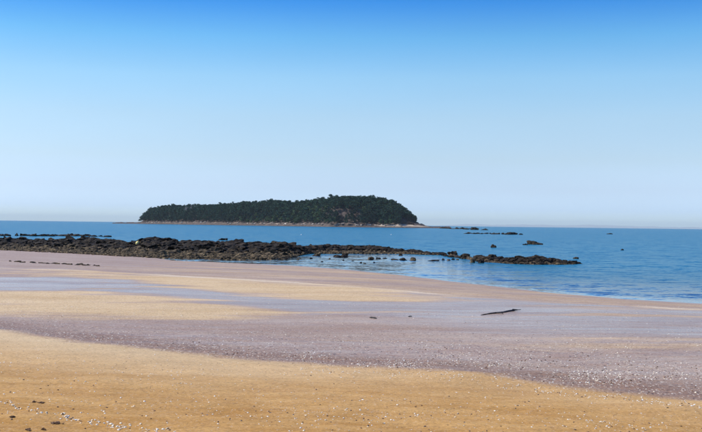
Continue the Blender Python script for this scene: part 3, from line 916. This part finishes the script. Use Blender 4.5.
# ------------------------------------------------------------------ shells and pebbles
def shell_shape():
    """half a clam: a ridged cup, hollow side down"""
    nv, nu = 5, 11
    v = [(0, -0.5, 0.10)]; f = []
    for i in range(1, nv):
        t = i / (nv - 1)
        for k in range(nu):
            a = math.pi * (0.08 + 0.84 * k / (nu - 1))
            rr = t * (1.0 + 0.06 * (k % 2))
            z = 0.38 * math.sin(math.pi * (0.15 + 0.85 * t)) * (0.55 + 0.45 * math.sin(a)) + 0.03 * (k % 2)
            v.append((math.cos(a) * rr * 0.62, -0.5 + math.sin(a) * rr * 1.0, z))
    for k in range(nu - 1): f.append((0, 1 + k, 2 + k))
    for i in range(nv - 2):
        for k in range(nu - 1):
            a = 1 + i * nu + k
            f.append((a, a + nu, a + nu + 1)); f.append((a, a + nu + 1, a + 1))
    return np.array(v), np.array(f)
SH_V, SH_F = shell_shape()
v_small, f_small = ICO[1]
shell_me = []
for i in range(5):
    v = SH_V * (1 + 0.08 * rng.normal(size=SH_V.shape)); me_ = mesh_np('shell', v, SH_F, True); me_.materials.append(M_SHELL)
    attr(me_, 'tone', np.full(len(v), i * .2)); shell_me.append(me_)
peb_me = []
for i in range(5):
    v, f = rock_shape(700 + i, 2, 0.25); me_ = mesh_np('pebble', v * np.array([1, .8, .55]), f, True); me_.materials.append(M_PEBBLE)
    attr(me_, 'tone', np.full(len(v), i * .2)); peb_me.append(me_)

sp_l = []          # (x, y, size, kind)
def scatter(px, py, z, size, kind):
    p = at(px, py, z); sp_l.append((p.x, p.y, size, kind))
def sz(a, b_, e=2.5): return a + (b_ - a) * random.random() ** e
# strandline along the edge of the damp sand
def many(n_, lo, hi, e_, p_shell, px_, y_):
    x_ = (px_ - 351) / FPX * y_
    k_ = rng.random(len(px_)) < p_shell
    d_ = lo + (hi - lo) * rng.random(len(px_)) ** e_
    for a_, b2, c_, q_ in zip(x_, y_, d_, k_):
        sp_l.append((float(a_), float(b2), float(c_) * (1.0 if q_ else 0.62), 's' if q_ else 'p'))
px = rng.uniform(-40, 742, 15000)
px = px[rng.random(len(px)) < 0.30 + 0.70 * sstep(120, 430, px)]
yy = np.full(len(px), 13.0)
for _ in range(5): yy = L1((px - 351) / FPX * yy)
yy = yy + np.abs(rng.normal(0, 1, len(px))) * (0.5 + 1.8 * rng.random(len(px))) + rng.uniform(0.1, 0.7, len(px))
cl = fbm((px - 351) / FPX * yy * 1.3, yy * 1.6, 0, 3, 203)
ok = rng.random(len(px)) < 0.55 + 1.6 * cl
many(0, 0.005, 0.024, 2.8, 0.58, px[ok], yy[ok])
# wide scatter over the damp sand
px = rng.uniform(-40, 742, 14000); py = 296 + 95 * rng.random(14000) ** 0.7
yy = (2.6 - 0.7) * FPX / (py - 220.3 - 8.7 * px / 702)
cl = fbm((px - 351) / FPX * yy * 0.8, yy * 1.2, 0, 3, 205)
ok = (yy > L1((px - 351) / FPX * yy)) & (rng.random(14000) < 0.5 + 1.5 * cl)
many(0, 0.006, 0.026, 3.0, 0.6, px[ok], yy[ok])
# dry foreground, clustered
px = rng.uniform(-40, 742, 15000); py = rng.uniform(332, 455, 15000)
yy = (2.6 - 0.85) * FPX / (py - 220.3 - 8.7 * px / 702); xx = (px - 351) / FPX * yy
cl = fbm(xx * 0.9, yy * 2.2, 0, 3, 201)
ok = (yy < L1(xx) + 0.2) & (rng.random(15000) < 0.14 + 1.7 * np.maximum(0, cl))
many(0, 0.004, 0.020, 2.4, 0.55, px[ok], yy[ok])
# rows of shells left by the last waves
def row(pts, n_, spread, a, b_, shell=0.85):
    xs = [q[0] for q in pts]
    for i in range(n_):
        px = random.uniform(xs[0], xs[-1]); py = np.interp(px, xs, [q[1] for q in pts]) + random.gauss(0, spread)
        p = at(px, py, 0.9); k_ = random.random() < shell; sp_l.append((p.x, p.y, sz(a, b_, 1.6) * (1.0 if k_ else 0.6), 's' if k_ else 'p'))
row([(-20, 398), (0, 403), (35, 411), (62, 417), (80, 420), (130, 426), (180, 431)], 130, 1.6, 0.010, 0.026)
row([(60, 415), (78, 419)], 14, 1.3, 0.016, 0.030)
row([(200, 396), (260, 402), (330, 413), (400, 420)], 60, 4.0, 0.008, 0.020, .8)
row([(560, 414), (590, 417), (625, 421), (680, 424)], 40, 2.0, 0.010, 0.022, .9)
row([(300, 358), (351, 360), (468, 367), (520, 376), (590, 384), (702, 397)], 420, 2.4, 0.007, 0.022, .7)
row([(480, 398), (560, 408), (640, 415), (702, 421)], 50, 3.5, 0.006, 0.018, .7)
row([(90, 372), (200, 384), (300, 396), (420, 408)], 70, 5.0, 0.005, 0.017, .45)
XY = np.array([(a, b_) for a, b_, c, d in sp_l]); ZZ = sand_z(XY[:, 0], XY[:, 1])
items = [(c / max(b_, 5), a, b_, float(z), c, d) for (a, b_, c, d), z in zip(sp_l, ZZ) if c / max(b_, 5) > 0.00040]
items.sort(reverse=True)
cnt = {'s': 0, 'p': 0}; acc = {'s': [[], [], [], 0], 'p': [[], [], [], 0]}
for _, x, y, z, s, k in items:
    vis = abs(x / y) < 0.36
    front = y < float(L1(x))
    if cnt[k] < 290 and vis and y > 7.6:
        cnt[k] += 1
        o = bpy.data.objects.new('shell' if k == 's' else 'pebble', random.choice(shell_me if k == 's' else peb_me)); col.objects.link(o)
        o.location = (x, y, z + (0.0 if k == 's' else 0.15 * s))
        o.rotation_euler = (random.gauss(0, .25), random.gauss(0, .25), random.uniform(0, 6.28))
        q = s * random.uniform(.85, 1.2); o.scale = (s, q, s)
        pxx = x / y * FPX + 351
        where = ('on the left' if pxx < 234 else 'in the middle' if pxx < 468 else 'on the right')
        ground_ = 'lying on the dry golden foreground sand ' if front else 'strewn on the damp mauve sand '
        kind_ = 'whitish shell ' if k == 's' else 'dark pebble '
        tag(o, 'small ' + kind_ + ground_ + where, 'shell' if k == 's' else 'pebble', kind_.split()[1] + 's on the ' + ('dry' if front else 'damp') + ' sand ' + where)
        continue
    a = acc[k]
    if k == 's':
        v = np.array([(0, -.5, .05), (-.5, 0, .1), (0, 0.0, .42), (.5, 0, .1), (-.4, .45, .02), (0, .55, .12), (.4, .45, .02)]) ; f = np.array([(0, 2, 1), (0, 3, 2), (1, 2, 4), (2, 5, 4), (2, 6, 5), (2, 3, 6)])
    else:
        v, f = ICO[1]; v = v * np.array([.8, .6, .45]); 
    rz = random.uniform(0, 6.28); c, q = math.cos(rz), math.sin(rz)
    v = (v * (1 + .15 * rng.normal(size=v.shape))) * s
    v = np.stack([v[:, 0] * c - v[:, 1] * q + x, v[:, 0] * q + v[:, 1] * c + y, v[:, 2] + z], 1)
    a[0].append(v); a[1].append(f + a[3]); a[2].append(np.full(len(v), random.random())); a[3] += len(v)
for k, nm, mt, lab in (('s', 'shell_litter', M_SHELL, 'pale shell fragments scattered over the sand'), ('p', 'pebble_litter', M_PEBBLE, 'fine dark grit and pebbles scattered over the sand')):
    a = acc[k]; me_ = mesh_np(nm, np.concatenate(a[0]), np.concatenate(a[1]), k == 'p'); attr(me_, 'tone', np.concatenate(a[2]))
    tag(link(nm, me_, mt), lab, 'shells' if k == 's' else 'pebbles', kind='stuff')

# ------------------------------------------------------------------ driftwood, weed, floats
def limb(path, rad, seg=8, seed=0):
    """tapered gnarled stick along a mostly horizontal path"""
    r = np.random.default_rng(seed); v, f = [], []
    P_ = [Vector(p) for p in path]
    for i, p in enumerate(P_):
        d = (P_[min(i + 1, len(P_) - 1)] - P_[max(i - 1, 0)]).normalized()
        s = d.cross(Vector((0, 0, 1))).normalized(); u_ = s.cross(d)
        for k in range(seg):
            a = 2 * math.pi * k / seg; q = rad[i] * (1 + .18 * r.normal())
            v.append((p + s * math.cos(a) * q + u_ * math.sin(a) * q)[:])
    for i in range(len(P_) - 1):
        for k in range(seg):
            a = i * seg + k; b_ = i * seg + (k + 1) % seg
            f.append((a, b_, b_ + seg, a + seg))
    return v, f

def ground(px, py, z0=0.6):
    p = at(px, py, z0)
    for _ in range(8):
        z0 = float(sand_z(np.array([p.x]), np.array([p.y]))[0]); p = at(px, py, z0)
    return p
a = ground(481, 315.2); b_ = ground(521, 310.9)
e = bpy.data.objects.new('driftwood_branch', None); col.objects.link(e); e.location = a
tag(e, 'long thin black driftwood branch lying on the wet sand', 'driftwood')
d = b_ - a
ts = [0, .06, .14, .24, .36, .48, .54, .62, .72, .80, .86, .93, 1.0]
up = [.012, .018, .02, .024, .028, .03, .03, .032, .034, .036, .038, .04, .042]
rr = [.008, .012, .010, .014, .020, .020, .019, .023, .025, .020, .012, .010, .005]
path = [d * t + Vector((0, 0.04 * math.sin(t * 9), u_ - 0.012)) for t, u_ in zip(ts, up)]
o = link('stem', mesh_np('stem', *limb(path, rr, 8, 3)), M_WOOD, e)
o = link('twig', mesh_np('twig', *limb([path[4], path[4] + Vector((.10, -.12, .01)), path[4] + Vector((.16, -.22, -.02))], [.014, .010, .004], 6, 5)), M_WOOD, e)
o = link('twig', mesh_np('twig', *limb([path[8], path[8] + Vector((.08, .12, .03)), path[8] + Vector((.20, .20, .02))], [.013, .010, .004], 6, 6)), M_WOOD, e)
for (x0, y0, x1, y1, r0, lab) in ((369.5, 318.0, 376.8, 318.9, .016, 'short dark stick on the wet sand left of the long branch'),
                                  (408.3, 317.2, 412.0, 316.9, .011, 'tiny dark stick on the wet sand between the short stick and the long branch')):
    a = ground(x0, y0); b_ = ground(x1, y1); d = b_ - a
    path = [a + d * t + Vector((0, 0, .012 + r0 * .5 * math.sin(t * 3.1))) for t in (0, .25, .5, .75, 1)]
    tag(link('driftwood_stick', mesh_np('stick', *limb(path, [r0 * .5, r0, r0 * .9, r0 * 1.1, r0 * .4], 8, 8)), M_WOOD), lab, 'driftwood', 'sticks on the wet sand')

def weed(px, py, wpx, lab, seed, dark):
    r = np.random.default_rng(seed); p = ground(px, py, .9); mpp = p.y / FPX; L = 0.85 * wpx * mpp
    parts = []
    for k in range(16):
        n_ = 6; x0 = r.normal() * L * .24; y0 = r.normal() * L * .30; ang = r.normal() * .8; l_ = L * (.2 + .4 * r.random()); ph = r.random() * 6
        v = []
        for i in range(n_):
            t = i / (n_ - 1) - .5; wd = L * .055 * (1 - (1.8 * t) ** 2) ** .5 + .001
            cxx = x0 + l_ * t * math.cos(ang); cyy = y0 + l_ * t * math.sin(ang); zz = 0.004 + 0.010 * r.random() * abs(math.sin(t * 6 + ph)) + .012 * math.exp(-(x0 * x0 + y0 * y0) / (L * L * .06)) * r.random()
            for sgn, dz in ((-1, 0), (1, 0), (1, -.004), (-1, -.004)):
                v.append((cxx - sgn * wd * math.sin(ang), cyy + sgn * wd * math.cos(ang), zz + dz))
        f = [(i * 4 + j_, i * 4 + (j_ + 1) % 4, i * 4 + (j_ + 1) % 4 + 4, i * 4 + j_ + 4) for i in range(n_ - 1) for j_ in range(4)]
        parts.append((v, f))
    v, f = join(parts)
    o = link('seaweed_scrap', mesh_np('seaweed', v, f), dark); o.location = p
    tag(o, lab, 'seaweed', 'seaweed scraps in the near left corner')
weed(34, 402.3, 4.5, 'small dark seaweed scrap above the shell row, left of the reddish one', 1, M_WEED)
weed(41.5, 403.2, 6.5, 'small reddish brown seaweed scrap just above the row of shells at left', 2, M_WEED)
weed(28.5, 430, 6.5, 'dark seaweed scrap at the very bottom edge of the near left corner', 3, M_WEED)
weed(43, 430, 5.5, 'dark seaweed scrap at the bottom edge, second from the left corner', 4, M_WEED)
weed(56, 423.5, 12, 'largest reddish dark clump of seaweed below the shell row at left', 5, M_WEED)
weed(12, 417.5, 6, 'brown seaweed scrap nearest the left edge under the shell row', 6, M_WEED)

def float_ball(name, loc, r, m, lab, cat, group=None, sit=0.0):
    e = bpy.data.objects.new(name, None); col.objects.link(e); e.location = loc; e.rotation_euler = (0.25, 0.15, 0.4)
    v, f = ICO[3]; v = v.copy() * r; v[:, 2] *= 1.08
    seam = np.abs(v[:, 2]) < r * .09; v[seam, :2] *= 1.04
    v[:, 2] += r * sit
    link('body', mesh_np('float_body', v, f), m, e)
    ring = []
    seg, s2 = 14, 6; rv, rf = [], []
    for i in range(seg):
        a = 2 * math.pi * i / seg
        for k in range(s2):
            c = 2 * math.pi * k / s2; q = r * (.22 + .06 * math.cos(c))
            rv.append((q * math.cos(a), r * .06 * math.sin(c), r * (1.22 + sit) + q * math.sin(a)))
    for i in range(seg):
        for k in range(s2):
            rf.append((i * s2 + k, ((i + 1) % seg) * s2 + k, ((i + 1) % seg) * s2 + (k + 1) % s2, i * s2 + (k + 1) % s2))
    link('eye', mesh_np('float_eye', rv, rf), m, e)
    pth = [(0, 0, r * (1.2 + sit)), (r * .6, -r * .3, r * (1.0 + sit)), (r * 1.2, -r * .8, r * (.2 + sit)), (r * 1.6, -r * 1.3, r * (sit - .6))]
    link('rope', mesh_np('rope', *limb(pth, [r * .06] * 4, 6, 2)), M_ROPE, e)
    return tag(e, lab, cat, group)
yp = at(138.3, 244.6, 0.55)
yy = 80.0
xq = (138.3 - 351) / FPX * yy; zq = float(reef_z(xq, yy))
for yy in np.arange(74, 92, 0.1):                     # first point of the ledge on that line of sight
    q = at_depth(138.3, 245.6, yy)
    if float(reef_z(q.x, q.y)) > q.z: break
float_ball('net_float', (q.x, q.y - .3, q.z + .20), 0.17, M_YELLOW, 'pale yellow net float stranded on the dark reef', 'float')
for px, lab in ((301.3, 'white buoy afloat in front of the middle of the island'), (391.2, 'white buoy afloat in front of the right end of the island')):
    p = at(px, 235.0, 0); float_ball('mooring_buoy', (p.x, p.y, 0), 0.13, M_WHITE, lab, 'buoy', 'white buoys', .45)

# ------------------------------------------------------------------ haze
hz = 235.0; R_ = 44000.0
zmin = -5.0
hv = [(sx * R_, sy * R_, z) for z in (zmin, hz) for sx, sy in ((-1, -1), (1, -1), (1, 1), (-1, 1))]
hf = [(3, 2, 1, 0), (4, 5, 6, 7), (0, 1, 5, 4), (1, 2, 6, 5), (2, 3, 7, 6), (3, 0, 4, 7)]
me = mesh_np('haze', hv, hf, False)
m = bpy.data.materials.new('haze'); m.use_nodes = True; n = m.node_tree; n.nodes.clear()
out = N(n, 'ShaderNodeOutputMaterial'); pv = N(n, 'ShaderNodeVolumePrincipled')
pv.inputs['Color'].default_value = (0.86, 0.98, 1.0, 1); pv.inputs['Density'].default_value = 0.00004; pv.inputs['Anisotropy'].default_value = 0.0
n.links.new(pv.outputs[0], out.inputs['Volume'])
tag(link('haze', me, m), 'thin pale blue sea haze over the water', 'haze', kind='stuff')
